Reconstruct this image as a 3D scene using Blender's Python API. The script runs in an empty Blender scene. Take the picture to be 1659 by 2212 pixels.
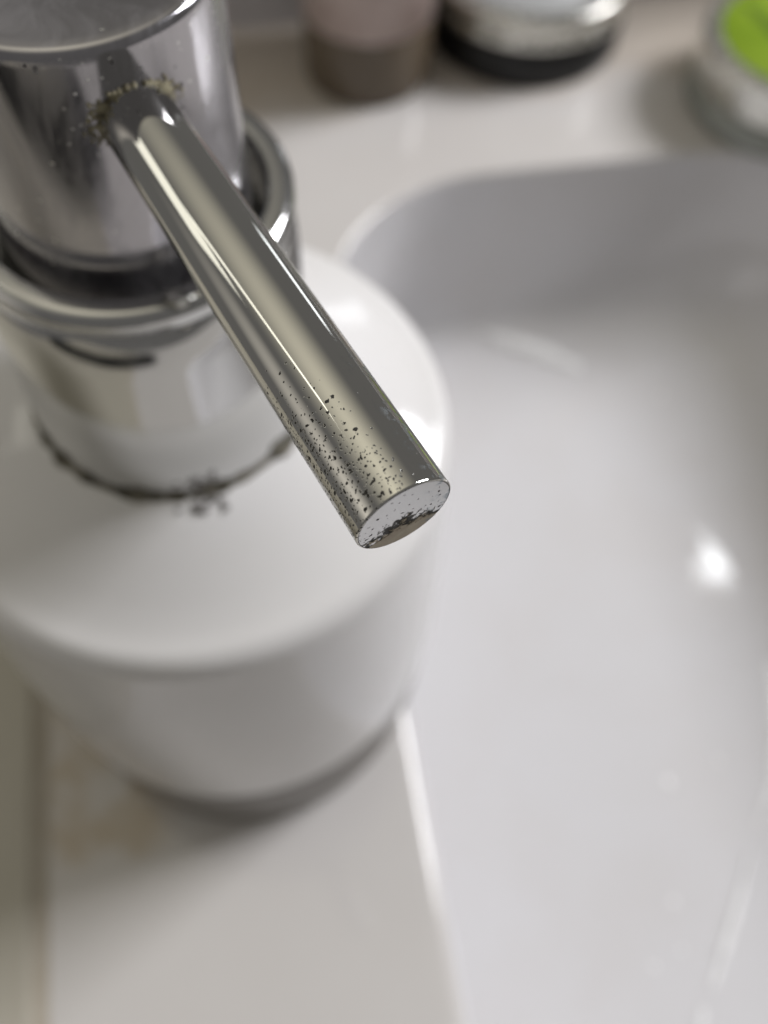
import bpy, bmesh, math, random
from mathutils import Vector, Matrix, noise
random.seed(7)
S = 0.04                                    # one drawing unit (the bottle's radius) in metres
scn = bpy.context.scene
COL = scn.collection

# ------------------------------------------------------------------ camera
cd = bpy.data.cameras.new('camera')
cam = bpy.data.objects.new('camera', cd)
COL.objects.link(cam)
scn.camera = cam
C = Vector((0.0, -2.10835869, 5.50079558))
R_ = Vector((0.94946496, -0.31272042, 0.02687415))
U_ = Vector((0.26241601, 0.83786785, 0.47865991))
F_ = Vector((0.17220372, 0.4474186, -0.87758901))
m = Matrix((R_, U_, -F_)).transposed().to_4x4()
m.translation = C * S
cam.matrix_world = m
cd.sensor_fit = 'VERTICAL'
cd.sensor_height = 36.0
cd.lens = 36.0 * 2041.6 / 2212.0
cd.clip_start = 0.005
cd.clip_end = 50.0
cd.dof.use_dof = True
cd.dof.focus_distance = 1.63 * S
cd.dof.aperture_fstop = 17.0
cd.dof.aperture_blades = 0

# ------------------------------------------------------------------ light
w = bpy.data.worlds.new('World')
scn.world = w
w.use_nodes = True
bg = w.node_tree.nodes['Background']
bg.inputs['Color'].default_value = (0.96, 0.93, 0.90, 1)
bg.inputs['Strength'].default_value = 0.125

def area(name, direction, dist, sx, sy, power, color, target=(0.5, 0.5, 1.0), roll=0.0, along=None):
    l = bpy.data.lights.new(name, 'AREA')
    l.shape = 'RECTANGLE'
    l.size, l.size_y = sx, sy
    l.energy = power
    l.color = color
    o = bpy.data.objects.new(name, l)
    COL.objects.link(o)
    d = Vector(direction).normalized()
    t = Vector(target) * S
    o.location = t + d * dist
    o.rotation_euler = ((-d).to_track_quat('-Z', 'Y').to_matrix() @ Matrix.Rotation(math.radians(roll), 3, 'Z')).to_euler()
    if along:
        x = Vector(along)
        x = (x - d * x.dot(d)).normalized()
        o.rotation_euler = Matrix((x, d.cross(x), d)).transposed().to_euler()
    return o
area('window_light', (0.70, 0.80, 0.10), 1.8, 0.22, 0.14, 0.22, (0.92, 0.96, 1.0))
area('side_window', (0.78, 0.10, 0.62), 1.5, 0.50, 0.60, 19.0, (0.965, 0.96, 0.995))
area('spot_lamp', (0.45, 0.284, 0.846), 1.45, 0.05, 0.09, 0.26, (0.95, 0.97, 1.0), target=(3.73, 0.24, -1.5), roll=25)
area('mirror_lamp', (-0.71, 0.57, 0.37), 1.2, 0.30, 0.26, 0.26, (1.0, 0.97, 0.85), target=(0.2, -0.6, 4.1))
warm_fill = area('left_fill', (-0.98, 0.12, 0.10), 1.2, 1.3, 1.0, 2.6, (1.0, 0.93, 0.82), target=(0.3, -1.2, 4.1))  # added warm fill from the left, brightens the spout's flank
area('mirror_tube', (-0.61, 0.465, 0.63), 1.2, 0.035, 0.46, 0.085, (1.0, 0.97, 0.85), target=(0.2, -0.8, 4.1), roll=-6)
# added area light standing in for the lit ceiling: brightest in its middle, fading outwards
cl = area('ceiling_glow', (-0.16, 0.28, 0.93), 1.5, 3.4, 3.4, 26.0, (1.0, 0.93, 0.73), target=(0.3, -1.2, 4.1))

def soften(lamp, power):
    lamp.data.use_nodes = True
    lt = lamp.data.node_tree
    em = lt.nodes['Emission']
    ge = lt.nodes.new('ShaderNodeNewGeometry')
    vm = lt.nodes.new('ShaderNodeVectorMath')
    vm.operation = 'DISTANCE'
    vm.inputs[1].default_value = (0.5, 0.5, 0.0)
    lt.links.new(ge.outputs['Parametric'], vm.inputs[0])
    mr = lt.nodes.new('ShaderNodeMapRange')
    for k_, v_ in (('From Min', 0.5), ('From Max', 0.0), ('To Min', 0.0), ('To Max', 1.0)):
        mr.inputs[k_].default_value = v_
    lt.links.new(vm.outputs['Value'], mr.inputs['Value'])
    pw = lt.nodes.new('ShaderNodeMath')
    pw.operation = 'POWER'
    pw.inputs[1].default_value = power
    lt.links.new(mr.outputs[0], pw.inputs[0])
    lt.links.new(pw.outputs[0], em.inputs['Strength'])
soften(cl, 1.9)
soften(warm_fill, 1.3)

scn.view_settings.view_transform = 'Standard'
scn.view_settings.look = 'None'
scn.view_settings.exposure = 0.22
scn.view_settings.gamma = 1.0
scn.cycles.max_bounces = 12
scn.cycles.glossy_bounces = 8
scn.cycles.caustics_reflective = True
scn.cycles.sample_clamp_indirect = 4.0
scn.cycles.use_denoising = True

# ------------------------------------------------------------------ node helpers
class NT:
    def __init__(s, name):
        s.m = bpy.data.materials.new(name)
        s.m.use_nodes = True
        s.t = s.m.node_tree
        s.b = s.t.nodes['Principled BSDF']
        tc = s.t.nodes.new('ShaderNodeTexCoord')
        mp = s.t.nodes.new('ShaderNodeMapping')
        mp.inputs['Scale'].default_value = (1 / S,) * 3
        s.t.links.new(tc.outputs['Object'], mp.inputs['Vector'])
        s.co = mp.outputs['Vector']
    def set(s, **k):
        for a, v in k.items():
            s.put(s.b.inputs[a.replace('_', ' ')], v)
        return s
    def put(s, sock, v):
        if isinstance(v, bpy.types.NodeSocket):
            s.t.links.new(v, sock)
        elif isinstance(v, tuple) and len(v) == 3 and sock.type == 'RGBA':
            sock.default_value = (*v, 1)
        else:
            sock.default_value = v
    def math(s, op, a, b=0.0, clamp=False):
        n = s.t.nodes.new('ShaderNodeMath')
        n.operation = op
        n.use_clamp = clamp
        s.put(n.inputs[0], a)
        s.put(n.inputs[1], b)
        return n.outputs[0]
    def step(s, x, a, b, lo=0.0, hi=1.0):
        n = s.t.nodes.new('ShaderNodeMapRange')
        n.interpolation_type = 'SMOOTHSTEP'
        for k, v in zip(('Value', 'From Min', 'From Max', 'To Min', 'To Max'), (x, a, b, lo, hi)):
            s.put(n.inputs[k], v)
        return n.outputs[0]
    def noise(s, scale, detail=3.0, rough=0.55, vec=None, dist=0.0):
        n = s.t.nodes.new('ShaderNodeTexNoise')
        s.t.links.new(vec or s.co, n.inputs['Vector'])
        n.inputs['Scale'].default_value = scale
        n.inputs['Detail'].default_value = detail
        n.inputs['Roughness'].default_value = rough
        n.inputs['Distortion'].default_value = dist
        return n.outputs['Fac']
    def voro(s, scale, vec=None, rnd=1.0):
        n = s.t.nodes.new('ShaderNodeTexVoronoi')
        s.t.links.new(vec or s.co, n.inputs['Vector'])
        n.inputs['Scale'].default_value = scale
        n.inputs['Randomness'].default_value = rnd
        sp = s.t.nodes.new('ShaderNodeSeparateColor')
        s.t.links.new(n.outputs['Color'], sp.inputs[0])
        return n.outputs['Distance'], sp.outputs[0], sp.outputs[1]
    def xyz(s):
        n = s.t.nodes.new('ShaderNodeSeparateXYZ')
        s.t.links.new(s.co, n.inputs[0])
        return n.outputs
    def warp(s, scale, amt):
        n = s.t.nodes.new('ShaderNodeTexNoise')
        s.t.links.new(s.co, n.inputs['Vector'])
        n.inputs['Scale'].default_value = scale
        sub = s.t.nodes.new('ShaderNodeVectorMath')
        sub.operation = 'MULTIPLY_ADD'
        s.t.links.new(n.outputs['Color'], sub.inputs[0])
        sub.inputs[1].default_value = (amt,) * 3
        s.t.links.new(s.co, sub.inputs[2])
        return sub.outputs[0]
    def scale_vec(s, v):
        n = s.t.nodes.new('ShaderNodeVectorMath')
        n.operation = 'MULTIPLY'
        s.t.links.new(s.co, n.inputs[0])
        n.inputs[1].default_value = v
        return n.outputs[0]
    def mix(s, f, a, b):
        n = s.t.nodes.new('ShaderNodeMix')
        n.data_type = 'RGBA'
        s.put(n.inputs[0], f)
        s.put(n.inputs[6], a)
        s.put(n.inputs[7], b)
        return n.outputs[2]
    def bump(s, h, strength, dist):
        n = s.t.nodes.new('ShaderNodeBump')
        n.inputs['Strength'].default_value = strength
        n.inputs['Distance'].default_value = dist
        s.t.links.new(h, n.inputs['Height'])
        s.t.links.new(n.outputs[0], s.b.inputs['Normal'])

# ------------------------------------------------------------------ materials
def mat_ceramic(name, col, rough=0.07, stain=None):
    k = NT(name)
    c = col
    big = k.noise(1.3, 3)
    c = k.mix(k.step(big, 0.3, 0.75, 0.0, 0.35), col, tuple(x * y for x, y in zip(col, (0.93, 0.92, 0.89))))
    k.set(Base_Color=c, Roughness=k.step(k.noise(3.0, 4), 0.3, 0.7, rough * 0.7, rough * 1.5), IOR=1.5)
    return k
def chrome_base(k, lo=0.045, hi=0.16, col=(0.62, 0.62, 0.61)):
    sm = k.noise(5.0, 5, 0.65, dist=0.6)
    k.set(Metallic=1.0, Base_Color=col, Roughness=k.step(sm, 0.4, 0.75, lo, hi))

M = {}
k = mat_ceramic('bottle_glaze', (0.80, 0.79, 0.78), 0.10)
k.set(IOR=1.5)
M['bottle'] = k.m

# porcelain of the sink: white with a beige tone on the far ledge and a rusty soap stain by the bottle
k = NT('sink_porcelain')
x, y, z = k.xyz()
v_ = k.math('ADD', k.math('MULTIPLY', x, 0.15), k.math('MULTIPLY', y, 0.989))
u_ = k.math('SUBTRACT', k.math('MULTIPLY', x, 0.989), k.math('MULTIPLY', y, 0.15))
n1 = k.noise(0.9, 3)
n2 = k.noise(3.2, 5, 0.6)
far_beige = k.math('MULTIPLY', k.step(k.math('ADD', v_, k.math('MULTIPLY', n1, 1.4)), 5.0, 5.9),
              k.step(z, -0.08, -0.02))
spot_d = k.math('SQRT', k.math('ADD', k.math('POWER', k.math('MULTIPLY', k.math('ADD', u_, 0.88), 1.6), 2.0),
                               k.math('POWER', k.math('ADD', v_, 0.45), 2.0)))
stain = k.math('MULTIPLY', k.step(k.math('ADD', v_, k.math('MULTIPLY', n2, 0.12)), -1.10, -0.98), k.step(k.math('ADD', spot_d, k.math('MULTIPLY', k.math('SUBTRACT', n2, 0.5), 0.5)), 0.95, 0.65))
stain = k.math('MULTIPLY', stain, k.step(n2, 0.35, 0.62, 0.35, 0.95))
base = (0.675, 0.67, 0.68)
c = k.mix(k.step(n1, 0.35, 0.7, 0, 0.4), base, (0.63, 0.61, 0.60))
c = k.mix(k.math('MULTIPLY', far_beige, 0.65), c, (0.48, 0.40, 0.30))
c = k.mix(stain, c, (0.50, 0.42, 0.31))
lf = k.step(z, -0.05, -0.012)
c = k.mix(k.math('MULTIPLY', lf, k.math('SUBTRACT', 1.0, k.math('MAXIMUM', stain, far_beige))), c, k.mix(n1, (0.61, 0.585, 0.56), (0.66, 0.64, 0.62)))
k.set(Base_Color=c, Roughness=k.step(n2, 0.3, 0.7, 0.045, 0.09), IOR=1.5)
M['sink'] = k.m

k = NT('chrome')
chrome_base(k)
M['chrome'] = k.m

k = NT('smeared_chrome')                   # pump head: hazy with dried water marks
sm = k.noise(4.0, 6, 0.68, vec=k.scale_vec((1.0, 1.0, 0.35)), dist=0.8)
d1, r1, r2 = k.voro(34.0, vec=k.warp(20.0, 0.02))
spots = k.math('MULTIPLY', k.step(d1, 0.22, 0.10), k.math('GREATER_THAN', r1, 0.80))
haze = k.step(sm, 0.42, 0.66, 0.0, 0.45)
x, y, z = k.xyz()
near_rim = k.math('MAXIMUM', k.step(z, 4.12, 4.27), k.math('MULTIPLY', k.step(z, 3.95, 4.15), k.step(k.math('ABSOLUTE', k.math('SUBTRACT', x, 0.07)), 0.24, 0.12)))
near_rim = k.math('MULTIPLY', near_rim, k.step(k.noise(9.0, 4, 0.6), 0.42, 0.6))
d2, c2, c3 = k.voro(55.0, vec=k.warp(40.0, 0.02))
eaten = k.math('MULTIPLY', k.math('MULTIPLY', k.step(d2, 0.42, 0.25), k.math('LESS_THAN', c2, 0.06)), near_rim)
eaten = k.math('MULTIPLY', eaten, k.math('LESS_THAN', z, 4.285))
spots = k.math('MAXIMUM', spots, k.math('MULTIPLY', near_rim, k.math('MULTIPLY', k.step(d2, 0.3, 0.15), k.math('MULTIPLY', k.math('GREATER_THAN', c2, 0.80), k.math('LESS_THAN', z, 4.285)))))
k.set(Base_Color=k.mix(eaten, k.mix(spots, (0.46, 0.45, 0.47), (0.80, 0.80, 0.78)), (0.06, 0.055, 0.05)),
      Metallic=k.math('MULTIPLY', k.math('SUBTRACT', 1.0, k.math('MULTIPLY', eaten, 0.8)), k.math('SUBTRACT', 1.0, k.math('MULTIPLY', haze, 0.35))),
      Roughness=k.math('ADD', k.math('ADD', k.step(sm, 0.36, 0.75, 0.07, 0.30), k.math('MULTIPLY', spots, 0.15)), k.math('MULTIPLY', eaten, 0.4)))
M['chrome_head'] = k.m

# spout: mirror chrome that is pitted towards its mouth (local z runs along the spout)
LSP = 1.0970
def pitted(name, face=False):
    k = NT(name)
    x, y, z = k.xyz()
    wv = k.warp(85.0, 0.013)
    s = k.math('DIVIDE', z, LSP)
    d1, a1, b1 = k.voro(82.0, vec=wv)
    d2, a2, b2 = k.voro(135.0, vec=wv)
    cl = k.noise(11.0, 3, 0.6)
    side = k.step(k.math('MULTIPLY', x, -11.0), -0.3, 0.95, 0.11, 3.2)
    along = k.step(k.math('SUBTRACT', s, k.math('MULTIPLY', x, 1.0)), 0.70, 1.05)
    along = k.math('POWER', along, 1.2)
    dens = k.math('MULTIPLY', k.math('MULTIPLY', along, side), k.step(cl, 0.30, 0.65, 0.5, 1.5))
    if face:
        dens = k.math('ADD', k.step(y, 0.04, -0.06, 0.10, 0.75), 0.06)
    p1 = k.math('MULTIPLY', k.math('LESS_THAN', a1, k.math('MULTIPLY', dens, 0.62)),
                k.step(d1, k.math('ADD', k.math('MULTIPLY', b1, 0.16), 0.20), k.math('ADD', k.math('MULTIPLY', b1, 0.16), 0.12)))
    p2 = k.math('MULTIPLY', k.math('LESS_THAN', a2, k.math('MULTIPLY', dens, 0.8)), k.step(d2, 0.34, 0.22))
    pit = k.math('MAXIMUM', p1, p2)
    # small bright scratches and dust everywhere
    d3, a3, b3 = k.voro(40.0, vec=k.scale_vec((1.0, 1.0, 0.5)))
    dust = k.math('MULTIPLY', k.step(d3, 0.10, 0.05), k.math('GREATER_THAN', a3, 0.95))
    # dull blue grey worn patch on the right flank
    worn = k.math('MULTIPLY', k.math('MULTIPLY', k.step(x, 0.030, 0.060), k.step(s, 0.66, 0.80)),
                  k.step(k.noise(26.0, 5, 0.7), 0.50, 0.60))
    col = (0.56, 0.56, 0.555) if face else (0.66, 0.655, 0.62)
    rough = k.step(k.noise(6.0, 4, 0.6), 0.35, 0.75, 0.03, 0.085)
    metal = 1.0
    if face:
        yb = k.math('ADD', y, k.math('MULTIPLY', k.math('SUBTRACT', k.noise(34.0, 5, 0.62), 0.5), 0.12))
        yb = k.math('ADD', yb, k.math('MULTIPLY', k.math('ABSOLUTE', k.math('ADD', x, 0.004)), 0.55))
        bare = k.step(yb, -0.012, -0.016)
        rim = k.math('MULTIPLY', k.step(yb, 0.004, -0.004), k.step(yb, -0.030, -0.016))
        rim = k.math('MULTIPLY', rim, k.step(k.noise(60.0, 3), 0.36, 0.5))
        col = k.mix(bare, col, k.mix(k.noise(45.0, 4, 0.6), (0.24, 0.18, 0.10), (0.46, 0.39, 0.26)))
        metal = k.math('SUBTRACT', 1.0, k.math('MULTIPLY', bare, 0.85))
        rough = k.math('ADD', rough, k.math('MULTIPLY', bare, 0.4))
        pit = k.math('MAXIMUM', k.math('MULTIPLY', pit, k.math('SUBTRACT', 1.0, bare)), rim)
    col = k.mix(k.math('MULTIPLY', worn, 0.7), col, (0.26, 0.31, 0.34))
    col = k.mix(pit, col, (0.035, 0.033, 0.028))
    col = k.mix(k.math('MULTIPLY', dust, 0.7), col, (0.8, 0.8, 0.76))
    metal = k.math('MULTIPLY', metal, k.math('SUBTRACT', 1.0, k.math('MAXIMUM', k.math('MULTIPLY', pit, 0.9), k.math('MULTIPLY', dust, 0.8))))
    rough = k.math('ADD', k.math('ADD', rough, k.math('MULTIPLY', pit, 0.6)), k.math('MULTIPLY', worn, 0.3), clamp=True)
    k.set(Base_Color=col, Metallic=metal, Roughness=rough)
    k.bump(k.math('SUBTRACT', 1.0, pit), 0.15, 0.0012 * S * 4)
    return k.m
M['spout'] = pitted('pitted_chrome')
M['spout_end'] = pitted('flaking_chrome', True)

k = NT('grime')
n = k.noise(14.0, 4, 0.6)
k.set(Base_Color=k.mix(k.step(n, 0.35, 0.65), (0.09, 0.082, 0.06), (0.26, 0.24, 0.19)), Roughness=0.75)
M['grime'] = k.m
k = NT('grey_scum')
k.set(Base_Color=(0.22, 0.21, 0.20), Roughness=0.95, Specular_IOR_Level=0.1)
M['scum'] = k.m
k = NT('reflection_grey')  # dark reflection low on the bottle, put into the colour
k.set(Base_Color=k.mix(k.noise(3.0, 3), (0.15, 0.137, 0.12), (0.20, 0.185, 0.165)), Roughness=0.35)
M['base_reflection'] = k.m
k = NT('limescale')
n = k.noise(30.0, 4, 0.6)
k.set(Base_Color=k.mix(k.step(n, 0.42, 0.6), (0.14, 0.12, 0.07), (0.38, 0.345, 0.23)), Roughness=0.6)
k.bump(n, 0.6, 0.0004)
M['limescale'] = k.m
k = NT('gap_black')
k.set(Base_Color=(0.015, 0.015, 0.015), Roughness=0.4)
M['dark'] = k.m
k = NT('wall_tile')
n = k.noise(1.5, 4)
k.set(Base_Color=k.mix(n, (0.47, 0.445, 0.37), (0.53, 0.50, 0.43)), Roughness=0.25)
M['wall'] = k.m
k = NT('pale_wall')
n = k.noise(1.5, 4)
k.set(Base_Color=k.mix(n, (0.60, 0.58, 0.60), (0.68, 0.66, 0.67)), Roughness=0.3)
M['backwall'] = k.m
k = NT('aged_sealant')
n = k.noise(3.0, 5, 0.6)
k.set(Base_Color=k.mix(k.step(n, 0.3, 0.7), (0.44, 0.395, 0.32), (0.50, 0.46, 0.39)), Roughness=0.5)
M['sealant'] = k.m
k = NT('brown_plastic')
x, y, z = k.xyz()
k.set(Base_Color=(0.12, 0.092, 0.062), Roughness=0.22, IOR=1.5)
M['brown'] = k.m
k = NT('pink_grey_label')
k.set(Base_Color=k.mix(k.step(k.noise(2.5, 3), 0.35, 0.65), (0.40, 0.31, 0.28), (0.50, 0.41, 0.38)), Roughness=0.35)
M['label'] = k.m
k = NT('black_plastic')
k.set(Base_Color=(0.004, 0.004, 0.004), Roughness=0.45)
M['black'] = k.m
k = NT('brushed_silver')
k.set(Base_Color=(0.66, 0.65, 0.60), Metallic=0.9, Roughness=k.step(k.noise(8, 3), 0.3, 0.7, 0.16, 0.30))
M['silver'] = k.m
k = NT('grey_lid_print')
k.set(Base_Color=(0.42, 0.43, 0.43), Roughness=0.3)
M['lidprint'] = k.m
k = NT('lime_print')
n = k.noise(2.2, 3)
k.set(Base_Color=k.mix(k.step(n, 0.35, 0.65), (0.20, 0.33, 0.012), (0.26, 0.40, 0.02)), Roughness=0.35)
M['lime'] = k.m
k = NT('frosted_grey_glass')
k.set(Base_Color=(0.40, 0.42, 0.37), Roughness=0.12, IOR=1.5, Transmission_Weight=0.35)
M['glass'] = k.m

# ------------------------------------------------------------------ mesh helpers
def link(name, bm, mats, parent=None, smooth=True, mw=None):
    me = bpy.data.meshes.new(name)
    bmesh.ops.recalc_face_normals(bm, faces=bm.faces[:])
    for v in bm.verts:
        v.co *= S
    for f in bm.faces:
        f.smooth = smooth
    bm.to_mesh(me)
    bm.free()
    for mm in (mats if isinstance(mats, (list, tuple)) else [mats]):
        me.materials.append(mm)
    o = bpy.data.objects.new(name, me)
    COL.objects.link(o)
    if mw is not None:
        o.matrix_world = mw
    if parent is not None:
        o.parent = parent
        o.matrix_parent_inverse = parent.matrix_world.inverted()
    return o
def thing(name, label, cat, loc=(0, 0, 0), group=None):
    o = bpy.data.objects.new(name, None)
    o.empty_display_size = 0.01
    COL.objects.link(o)
    o.location = Vector(loc) * S
    o['label'] = label
    o['category'] = cat
    if group:
        o['group'] = group
    bpy.context.view_layer.update()
    return o
def arc(cx, cz, r, a0, a1, n=6):
    return [(cx + r * math.cos(math.radians(a0 + (a1 - a0) * i / n)),
             cz + r * math.sin(math.radians(a0 + (a1 - a0) * i / n))) for i in range(n + 1)]
def lathe(bm, prof, n=128, cx=0, cy=0, z0=0, mi=0, wob=None):
    rings = []
    for r, z in prof:
        if r < 1e-6:
            rings.append([bm.verts.new((cx, cy, z + z0))])
        else:
            row = []
            for i in range(n):
                a = 2 * math.pi * i / n
                dr, dz = wob(a, r, z) if wob else (0, 0)
                row.append(bm.verts.new((cx + (r + dr) * math.cos(a), cy + (r + dr) * math.sin(a), z + z0 + dz)))
            rings.append(row)
    for a, b in zip(rings, rings[1:]):
        for i in range(n):
            j = (i + 1) % n
            if len(a) == 1 and len(b) == 1:
                continue
            if len(a) == 1:
                f = bm.faces.new((a[0], b[j], b[i]))
            elif len(b) == 1:
                f = bm.faces.new((a[i], a[j], b[0]))
            else:
                f = bm.faces.new((a[i], a[j], b[j], b[i]))
            f.material_index = mi
    return rings
def turned(name, prof, mat, parent, n=128, c=(0, 0, 0), wob=None):
    bm = bmesh.new()
    lathe(bm, prof, n, c[0], c[1], c[2], 0, wob)
    return link(name, bm, mat, parent)

# ------------------------------------------------------------------ the sink and the walls round it
EU = Vector((0.989, -0.149, 0)).normalized()
EV = Vector((-EU.y, EU.x, 0))
def UV(u, v, z=0.0):
    return EU * u + EV * v + Vector((0, 0, z))

def rrect(u0, u1, v0, v1, r, n):
    """closed contour by angle from the centre of the basin, so rings correspond"""
    cu, cv = 2.75, 0.35
    pts = []
    for i in range(n):
        a = 2 * math.pi * i / n
        du, dv = math.cos(a), math.sin(a)
        lo, hi = 0.0, 20.0
        for _ in range(40):
            t = (lo + hi) / 2
            pu, pv = cu + du * t, cv + dv * t
            qu = max(u0 + r - pu, pu - (u1 - r), 0)
            qv = max(v0 + r - pv, pv - (v1 - r), 0)
            inside = (math.hypot(qu, qv) <= r) and u0 <= pu <= u1 and v0 <= pv <= v1
            if inside:
                lo = t
            else:
                hi = t
        pts.append((cu + du * lo, cv + dv * lo))
    return pts
NB = 240
def sstep(x, a, b):
    t = min(1.0, max(0.0, (x - a) / (b - a)))
    return t * t * (3 - 2 * t)
rim = rrect(0.80, 5.6, -4.2, 3.92, 1.5, NB)
floor_c = []
for i in range(NB):
    a = 2 * math.pi * i / NB
    cu, cv = 2.75, 0.35
    cu, cv = 1.5, 0.4
    ea, eb, pw = 2.4, (3.1 if math.sin(a) > 0 else 4.0), 2.0
    t = (abs(math.cos(a) / ea) ** pw + abs(math.sin(a) / eb) ** pw) ** (-1 / pw)
    fu, fv = cu + math.cos(a) * t, cv + math.sin(a) * t
    floor_c.append((max(fu, 0.98), fv))
outer = rrect(-1.25, 9.0, -7.0, 6.0, 0.02, NB)
DEPTH = 1.65
FRS = [0.12 - 0.07 * sstep(p[1], 1.5, 3.0) for p in rim]          # rounded lip, softer at the far side
rings = []
def lerp(a, b, t):
    return [(p[0] + (q[0] - p[0]) * t, p[1] + (q[1] - p[1]) * t) for p, q in zip(a, b)]
for t in (0.0, 0.25, 0.5, 0.75, 0.9, 0.97):
    rings.append((lerp(outer, rim, t), [0.0] * NB))
def inset(c, d):
    out = []
    for i in range(NB):
        p, q = c[i - 1], c[(i + 1) % NB]
        tx, ty = q[0] - p[0], q[1] - p[1]
        l = math.hypot(tx, ty)
        out.append((c[i][0] - ty / l * d[i], c[i][1] + tx / l * d[i]))
    return out
for j in range(0, 8):
    a = math.radians(70 * j / 7)
    rings.append((inset(rim, [f * math.sin(a) for f in FRS]), [-f * (1 - math.cos(a)) for f in FRS]))
z1 = [-f * (1 - math.cos(math.radians(70))) for f in FRS]
lip = inset(rim, [f * math.sin(math.radians(70)) for f in FRS])
# wall: cubic from steep at the lip to flat at the floor
for j in range(1, 31):
    t = j / 30
    w_ = t ** 2.2 * 0.75 + 0.25 * t
    zz = [a1 + (-DEPTH - a1) * (1 - (1 - t) ** 2.0) for a1 in z1]
    rings.append((lerp(lip, floor_c, w_), zz))
for j in range(1, 9):
    t = j / 9
    cc = [(2.0, 0.5)] * NB
    rings.append((lerp(floor_c, cc, t), [-DEPTH - 0.015 * (1 - (1 - t) ** 2)] * NB))
bm = bmesh.new()
prev = None
for c, zs in rings:
    row = [bm.verts.new(UV(p[0], p[1], z)) for p, z in zip(c, zs)]
    if prev:
        for i in range(NB):
            j = (i + 1) % NB
            bm.faces.new((prev[i], prev[j], row[j], row[i]))
    prev = row
cen = bm.verts.new(UV(2.0, 0.5, -DEPTH - 0.015))
for i in range(NB):
    bm.faces.new((prev[i], prev[(i + 1) % NB], cen))
sink = thing('sink', 'white glossy porcelain sink with ledge and deep rounded basin under the soap dispenser', 'sink')
link('basin', bm, M['sink'], sink)

def box(bm, u0, u1, v0, v1, z0, z1, bev=0.0):
    vs = [bm.verts.new(UV(u, v, z)) for z in (z0, z1) for v in (v0, v1) for u in (u0, u1)]
    fs = [bm.faces.new([vs[i] for i in q]) for q in ((0, 2, 3, 1), (4, 5, 7, 6), (0, 1, 5, 4), (2, 6, 7, 3), (0, 4, 6, 2), (1, 3, 7, 5))]
    if bev:
        bmesh.ops.bevel(bm, geom=list({e for f in fs for e in f.edges}), offset=bev, segments=3, affect='EDGES', profile=0.5)
bm = bmesh.new()
box(bm, -6.0, -1.30, -7.0, 6.0, -0.6, 0.03, 0.02)
ct = link('countertop', bm, M['wall'], smooth=False)
ct['kind'] = 'structure'
bm = bmesh.new()
n_ = 60
prev = None
for i in range(n_ + 1):
    v = -7 + 12.9 * i / n_
    row = []
    for q in range(7):
        a = math.radians(90 * q / 6)
        r = 0.10 + 0.012 * noise.noise(Vector((v * 2.1, q * 0.2, 3)))
        row.append(bm.verts.new(UV(-1.21 - 0.16 * q / 6 + 0.3 * (r - 0.10), v, 0.003 + 0.028 * q / 6 + 0.2 * (r - 0.10))))
    if prev:
        for q in range(6):
            bm.faces.new((prev[q], prev[q + 1], row[q + 1], row[q]))
    prev = row
link('sealant_bead', bm, M['sealant'], sink)
wb = thing('back_wall', 'pale greyish wall behind the far ledge of the sink', 'wall', UV(3, 6.3))
bm = bmesh.new()
box(bm, -1.31, 9.0, 6.0, 6.4, -0.6, 2.2)
link('wall_panel', bm, M['backwall'], wb, smooth=False)

# ------------------------------------------------------------------ the soap dispenser
disp = thing('soap_dispenser', 'white bottle with chrome pump and pitted straight spout on the sink ledge', 'soap dispenser')
def barrel(z):
    t = z / 2.40
    return 0.982 * (1 - t) * (1 - 2 * t) + 4 * 1.035 * t * (1 - t) + 1.0 * t * (2 * t - 1)
ZB = 0.80                                   # top of the dark band, a reflection painted on the bottle's lower side
prof = [(0.0, ZB - 0.01), (barrel(ZB) - 0.03, ZB - 0.01), (barrel(ZB) - 0.006, ZB), (barrel(ZB), ZB + 0.012)]
prof += [(barrel(z), z) for z in [ZB + 0.03 + (2.40 - ZB - 0.03) * i / 20 for i in range(20)]]
prof += arc(0.895, 2.46, 0.105, -3, 78, 10)
prof += [(0.86, 2.585), (0.78, 2.63), (0.68, 2.69), (0.58, 2.75), (0.50, 2.79), (0.44, 2.80), (0.40, 2.80), (0.0, 2.80)]
bottle = turned('bottle', prof, M['bottle'], disp, 160)

turned('dark_reflection_band', [(0.0, 0.004), (0.93, 0.004)] + arc(0.950, 0.035, 0.031, -90, 0, 4) + [(barrel(z), z) for z in [0.05 + (ZB - 0.062) * i / 10 for i in range(11)]] + [(barrel(ZB) - 0.006, ZB - 0.003), (0.85, ZB - 0.003)], M['base_reflection'], disp, 160)
# chrome collar: a sleeve with a thick rounded ring on top
prof = [(0.38, 2.80), (0.478, 2.80), (0.482, 2.82), (0.478, 2.95), (0.468, 3.40), (0.461, 3.562), (0.458, 3.568), (0.449, 3.571), (0.449, 3.580), (0.460, 3.584)]
prof += arc(0.430, 3.618, 0.036, -35, 90, 9) + [(0.42, 3.6545)] + arc(0.404, 3.640, 0.0145, 90, 180, 5) + [(0.380, 3.56), (0.0, 3.555)]
collar = turned('collar', prof, M['chrome'], disp, 160)
gap_shade = turned('gap_shade', [(0.0, 3.45), (0.352, 3.45), (0.352, 3.562), (0.30, 3.566), (0.0, 3.566)], M['dark'], disp, 64)  # black disc that paints the shade in the gap under the head
prof = [(0.0, 3.50), (0.325, 3.50)] + arc(0.330, 3.515, 0.015, -90, 0, 4) + [(0.3445, 3.66), (0.3435, 3.9), (0.3425, 4.1), (0.3415, 4.26)]
prof += arc(0.3215, 4.278, 0.020, 0, 90, 6) + [(0.30, 4.2985), (0.15, 4.2990), (0.0, 4.2990)]
head = turned('pump_head', prof, M['chrome_head'], disp, 160)

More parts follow.
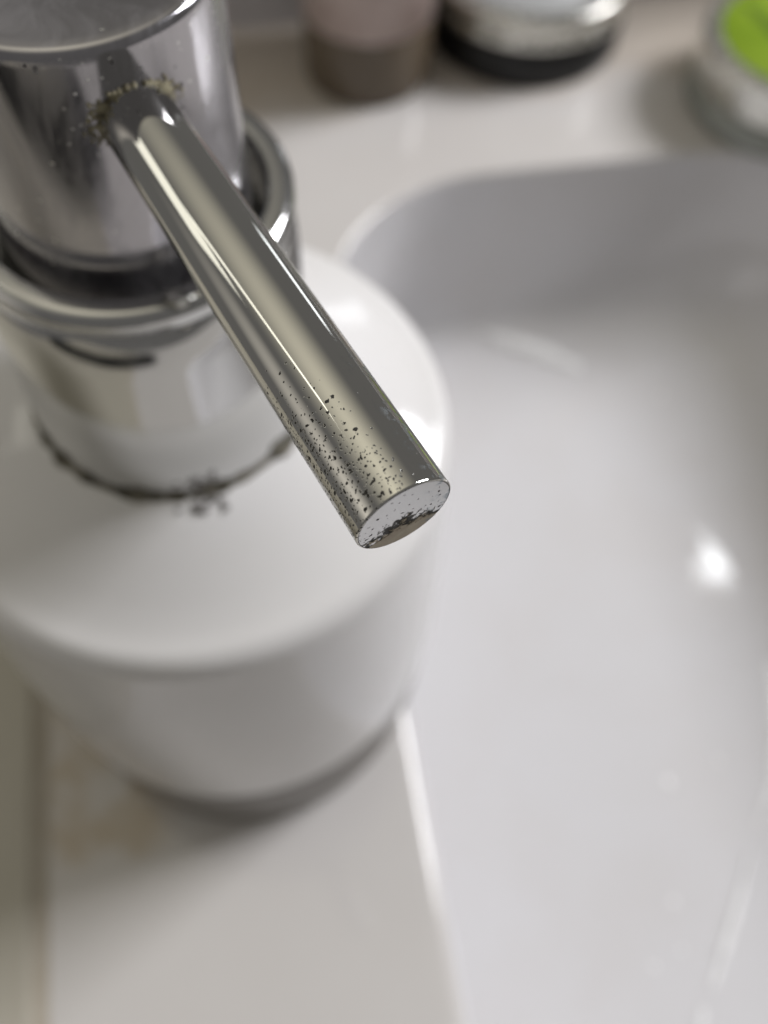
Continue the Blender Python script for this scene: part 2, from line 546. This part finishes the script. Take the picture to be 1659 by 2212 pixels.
# spout in its own frame: local z runs outwards along the spout
ph, sl = -1.3540336, 0.02231229
d = Vector((math.cos(ph), math.sin(ph), -sl)).normalized()
a_ = -(d.cross(Vector((0, 0, 1)))).normalized()
b_ = d.cross(a_)
O = Vector((0, 0, 4.10912081)) + Vector((math.cos(ph), math.sin(ph), 0)) * 0.34
MW = Matrix((a_, b_, d)).transposed().to_4x4()
MW.translation = O * S
bm = bmesh.new()
r0, r1 = 0.0855, 0.0947
prof = [(r0 + 0.001, -0.05), (r0 + 0.0005, -0.01), (r0, 0.01), (r0, 0.02), (r0, 0.055)]
for i in range(1, 16):
    t = i / 16
    prof.append((r0 + (r1 - r0) * t, 0.055 + t * (LSP - 0.062)))
prof += [(r1, LSP - 0.006)] + arc(r1 - 0.004, LSP - 0.004, 0.004, 0, 80, 4)
rg = lathe(bm, prof, 96, mi=0)
prof2 = [(r1 - 0.0045, LSP), (r1 - 0.02, LSP + 0.0005), (0.04, LSP + 0.001), (0.0, LSP + 0.001)]
lathe(bm, prof2, 96, mi=1)
bmesh.ops.remove_doubles(bm, verts=bm.verts[:], dist=0.0004)
spout = link('spout', bm, [M['spout'], M['spout_end']], disp, mw=MW)

# grime collected where sleeve meets bottle
def wob(a, r, z):
    n1 = noise.noise(Vector((math.cos(a) * 6, math.sin(a) * 6, 1)))
    n2 = noise.noise(Vector((math.cos(a) * 22, math.sin(a) * 22, 5)))
    k_ = max(0.0, 0.35 + 1.1 * n1 + 0.6 * n2)
    return (k_ * 0.014 * (1 if r > 0.485 else 0), k_ * 0.003 * (1 if r > 0.485 else 0))
grime = turned('grime_ring', [(0.47, 2.80), (0.4835, 2.806), (0.486, 2.805), (0.490, 2.800), (0.496, 2.785)], M['grime'], disp, 320, wob=wob)
bm = bmesh.new()
for i in range(16):
    rr = random.uniform(0.486, 0.55)
    a = -1.60 + random.gauss(0, 0.085) * (1.2 - (rr - 0.488) * 8)
    sz = random.uniform(0.010, 0.022)
    mt = Matrix.Translation((rr * math.cos(a), rr * math.sin(a), 2.795 - (rr - 0.48) * 0.4)) @ Matrix.Diagonal((1, 1, 0.4, 1))
    g = bmesh.ops.create_icosphere(bm, subdivisions=2, radius=sz, matrix=mt)
    for v in g['verts']:
        v.co += Vector((noise.noise(v.co * 60), noise.noise(v.co * 60 + Vector((9, 9, 9))), 0)) * 0.012
link('scum_lump', bm, M['scum'], disp)
# limescale crust round the root of the spout
bm = bmesh.new()
for i in range(210):
    u = random.random()
    if u < 0.42:
        a = random.gauss(2.75, 0.40)
        rr = 0.084 + abs(random.gauss(0, 0.013))
    elif u < 0.66:
        a = random.gauss(0.55, 0.25)
        rr = 0.084 + abs(random.gauss(0, 0.011))
    else:
        a = random.uniform(0.0, 3.5)
        rr = 0.0845 + abs(random.gauss(0, 0.003))
    lx, ly = rr * math.cos(a), rr * math.sin(a)
    lz = math.sqrt(max(0.0, 0.3425 ** 2 - lx * lx)) - 0.34
    sz = random.uniform(0.002, 0.0058)
    g = bmesh.ops.create_icosphere(bm, subdivisions=1, radius=sz, matrix=Matrix.Translation((lx, ly, lz)) @ Matrix.Rotation(random.uniform(0, 6), 4, 'Z') @ Matrix.Diagonal((1.5, 1, 0.45, 1)))
    for v in g['verts']:
        v.co += Vector((noise.noise(v.co * 90), noise.noise(v.co * 90 + Vector((3, 3, 3))), 0)) * 0.004
link('limescale_crust', bm, M['limescale'], spout, mw=MW)

# ------------------------------------------------------------------ things on the far ledge
bc = (2.349, 5.03, 0)
bb = thing('brown_bottle', 'round dark brown bottle with pinkish label on the far ledge', 'bottle', bc)
turned('body', [(0, 0.004), (0.51, 0.004)] + arc(0.515, 0.044, 0.04, -90, 0, 6) + [(0.552, 0.2), (0.552, 2.3)] + arc(0.40, 2.3, 0.152, 0, 80, 6) + [(0.2, 2.5), (0.2, 2.7), (0, 2.7)], M['brown'], bb, 64, bc)
turned('label', [(0.550, 0.60), (0.557, 0.605), (0.557, 2.1), (0.550, 2.105)], M['label'], bb, 64, bc)
turned('cap', [(0, 2.68), (0.26, 2.68), (0.27, 2.7), (0.27, 3.1), (0.25, 3.12), (0, 3.12)], M['black'], bb, 48, bc)

jc = (3.90, 5.19, 0)
jb = thing('black_jar', 'low black jar with shiny silver screw lid beside the brown bottle', 'jar', jc)
turned('body', [(0, 0.004), (0.87, 0.004)] + arc(0.87, 0.024, 0.02, -90, 0, 4) + [(0.89, 0.33), (0.86, 0.36), (0, 0.36)], M['black'], jb, 80, jc)
turned('lid', [(0.84, 0.355), (0.875, 0.357), (0.885, 0.37), (0.88, 0.42), (0.86, 0.44), (0.86, 0.46), (0.88, 0.48), (0.88, 0.57)] + arc(0.84, 0.585, 0.04, 0, 100, 5) + [(0.80, 0.61), (0.79, 0.59), (0, 0.585)], M['silver'], jb, 80, jc)
bm = bmesh.new()
lathe(bm, [(0, 0.592), (0.70, 0.592), (0.705, 0.588)], 64, jc[0], jc[1])
link('lid_print', bm, M['lidprint'], jb)
bm = bmesh.new()
lathe(bm, [(0, 0.598), (0.13, 0.598), (0.135, 0.593)], 32, jc[0] + 0.50, jc[1] + 0.02)
link('lid_mark', bm, M['lime'], jb)

gc = (5.708, 3.60, 0)
gj = thing('glass_jar', 'grey glass jar with silver lid and lime green top at the ledge corner', 'jar', gc)
turned('body', [(0, 0.004), (0.76, 0.004)] + arc(0.78, 0.07, 0.066, -90, 0, 5) + [(0.848, 0.24), (0.80, 0.30), (0, 0.30)], M['glass'], gj, 80, gc)
turned('lid', [(0.78, 0.27), (0.835, 0.275), (0.842, 0.30), (0.838, 0.56)] + arc(0.80, 0.575, 0.038, 0, 95, 5) + [(0.76, 0.612), (0, 0.612)], M['silver'], gj, 80, gc)
bm = bmesh.new()
lathe(bm, [(0, 0.619), (0.70, 0.619), (0.706, 0.614)], 64, gc[0], gc[1])
link('lid_print', bm, M['lime'], gj)

# ------------------------------------------------------------------ a painted highlight and marks left by water in the basin
bpy.context.view_layer.update()
dg = bpy.context.evaluated_depsgraph_get()
basin = [o for o in sink.children if o.name == 'basin'][0]
from mathutils.bvhtree import BVHTree
GLINT_AND_SOAP = [([(2.90, 3.12), (3.12, 2.93), (3.36, 2.74), (3.66, 2.44)], 0.075, 0.11),  # first ribbon is a basin highlight painted white, the others soap
        ([(3.934, -0.692), (3.75, -1.10), (3.50, -1.50), (3.20, -1.80)], 0.06, 0.03),
        ([(3.101, -1.894), (2.758, -2.269), (2.357, -2.667)], 0.022, 0.036),
        ([(2.275, -2.728), (2.141, -2.874), (1.95, -3.0)], 0.03, 0.03)]
DROPS = [((2.722, -1.30), 0.032), ((2.385, -2.068), 0.022), ((2.293, -2.368), 0.016), ((2.063, -2.403), 0.018),
         ((4.234, 1.917), 0.022), ((3.166, -1.272), 0.018)]
bv = BVHTree.FromObject(basin, dg)
def on_basin(p):
    h = bv.ray_cast(Vector((p[0], p[1], 1.0)) * S, Vector((0, 0, -1)))
    return h[0] / S, h[1]
def ribbon(bm, pts, w0, w1, lift, seed):
    n_ = 40
    P = []
    for i in range(n_ + 1):
        t = i / n_ * (len(pts) - 1)
        k_ = min(int(t), len(pts) - 2)
        q = [Vector((*pts[max(0, min(len(pts) - 1, k_ + o))], 0)) for o in (-1, 0, 1, 2)]
        f = t - k_
        P.append(0.5 * (2 * q[1] + (q[2] - q[0]) * f + (2 * q[0] - 5 * q[1] + 4 * q[2] - q[3]) * f * f + (3 * q[1] - q[0] - 3 * q[2] + q[3]) * f ** 3))
    prev = None
    for i, p in enumerate(P):
        tg = (P[min(i + 1, n_)] - P[max(i - 1, 0)]).normalized()
        sd = Vector((-tg.y, tg.x, 0))
        nz = noise.noise(Vector((i * 0.31, seed, 0)))
        env = math.sin(math.pi * (i + 0.5) / (n_ + 1)) ** 0.6
        wd = (w0 + (w1 - w0) * i / n_) * env * (1 + 0.7 * nz)
        row = []
        for j in range(7):
            x = -1 + j / 3
            b, nn = on_basin(p + sd * wd * x)
            row.append(bm.verts.new(b + nn * (0.001 + lift * env * math.sqrt(max(0, 1 - x * x)))))
        if prev:
            for j in range(6):
                bm.faces.new((prev[j], prev[j + 1], row[j + 1], row[j]))
        prev = row
k = NT('soap_and_glint_white')
k.set(Base_Color=(0.90, 0.90, 0.90), Roughness=0.12, IOR=1.5)  # shared by the soap marks and the painted highlight
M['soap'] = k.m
for i, (pts, w0, w1) in enumerate(GLINT_AND_SOAP):
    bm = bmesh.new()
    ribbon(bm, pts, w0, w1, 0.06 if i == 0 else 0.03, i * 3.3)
    link('glint_soap_streak', bm, M['soap'], sink)
for i, (p, r) in enumerate(DROPS):
    b, nn = on_basin(p)
    bm = bmesh.new()
    bmesh.ops.create_icosphere(bm, subdivisions=3, radius=1.0)
    q = Vector((0, 0, 1)).rotation_difference(nn)
    for v in bm.verts:
        x = v.co * (1 + 0.15 * noise.noise(v.co * 1.3 + Vector((i * 5, 0, 0))))
        v.co = b + q @ Vector((x.x * r, x.y * r * 1.15, x.z * r * 0.4))
    link('soap_speck', bm, M['soap'], sink)

k = NT('dark_green_print')
k.set(Base_Color=(0.11, 0.19, 0.008), Roughness=0.35)
M['dark_green'] = k.m
bm = bmesh.new()
prev = None
for i in range(17):
    t = i / 16
    a = Vector((gc[0] - 0.30 + 0.10 * math.sin(t * 2.2), gc[1] + 0.55 - 1.05 * t, 0.6215))
    wd = 0.015 + 0.075 * math.sin(math.pi * t) ** 0.7
    row = [bm.verts.new(a + Vector((-wd, 0, 0))), bm.verts.new(a + Vector((wd, 0, 0)))]
    if prev:
        bm.faces.new((prev[0], prev[1], row[1], row[0]))
    prev = row
link('lid_motif', bm, M['dark_green'], gj)

# ------------------------------------------------------------------ unseen dark shape, added to be mirrored in the chrome head
bm = bmesh.new()
pa, pb, hw = Vector((-5.4, -3.7)), Vector((-0.62, -5.55)), 0.72
ax = (pb - pa).normalized()
sd = Vector((-ax.y, ax.x))
outl = []
for i in range(25):
    a = -math.pi / 2 + math.pi * i / 24
    outl.append(pb + ax * (math.cos(a) * hw) + sd * (math.sin(a) * hw))
for i in range(25):
    a = math.pi / 2 + math.pi * i / 24
    outl.append(pa + ax * (math.cos(a) * hw) + sd * (math.sin(a) * hw))
cc = (pa + pb) / 2
rows = []
for ins, z in ((0.10, 0.04), (0.02, 0.07), (0.0, 0.14), (0.02, 0.22), (0.12, 0.27), (0.4, 0.30)):
    row = []
    for p in outl:
        t = max(0.0, min((pb - pa).length, (p - pa).dot(ax)))
        c0 = pa + ax * t
        q = c0 + (p - c0) * (1 - ins)
        row.append(bm.verts.new(UV(q.x, q.y, z)))
    rows.append(row)
for r0_, r1_ in zip(rows, rows[1:]):
    for i in range(50):
        bm.faces.new((r0_[i], r0_[(i + 1) % 50], r1_[(i + 1) % 50], r1_[i]))
bm.faces.new(rows[-1])
po = link('dark_stand_in', bm, M['black'])
po['label'] = 'unseen long black stand-in shape with rounded ends lying on the counter in front of the soap dispenser'
po['category'] = 'stand-in'
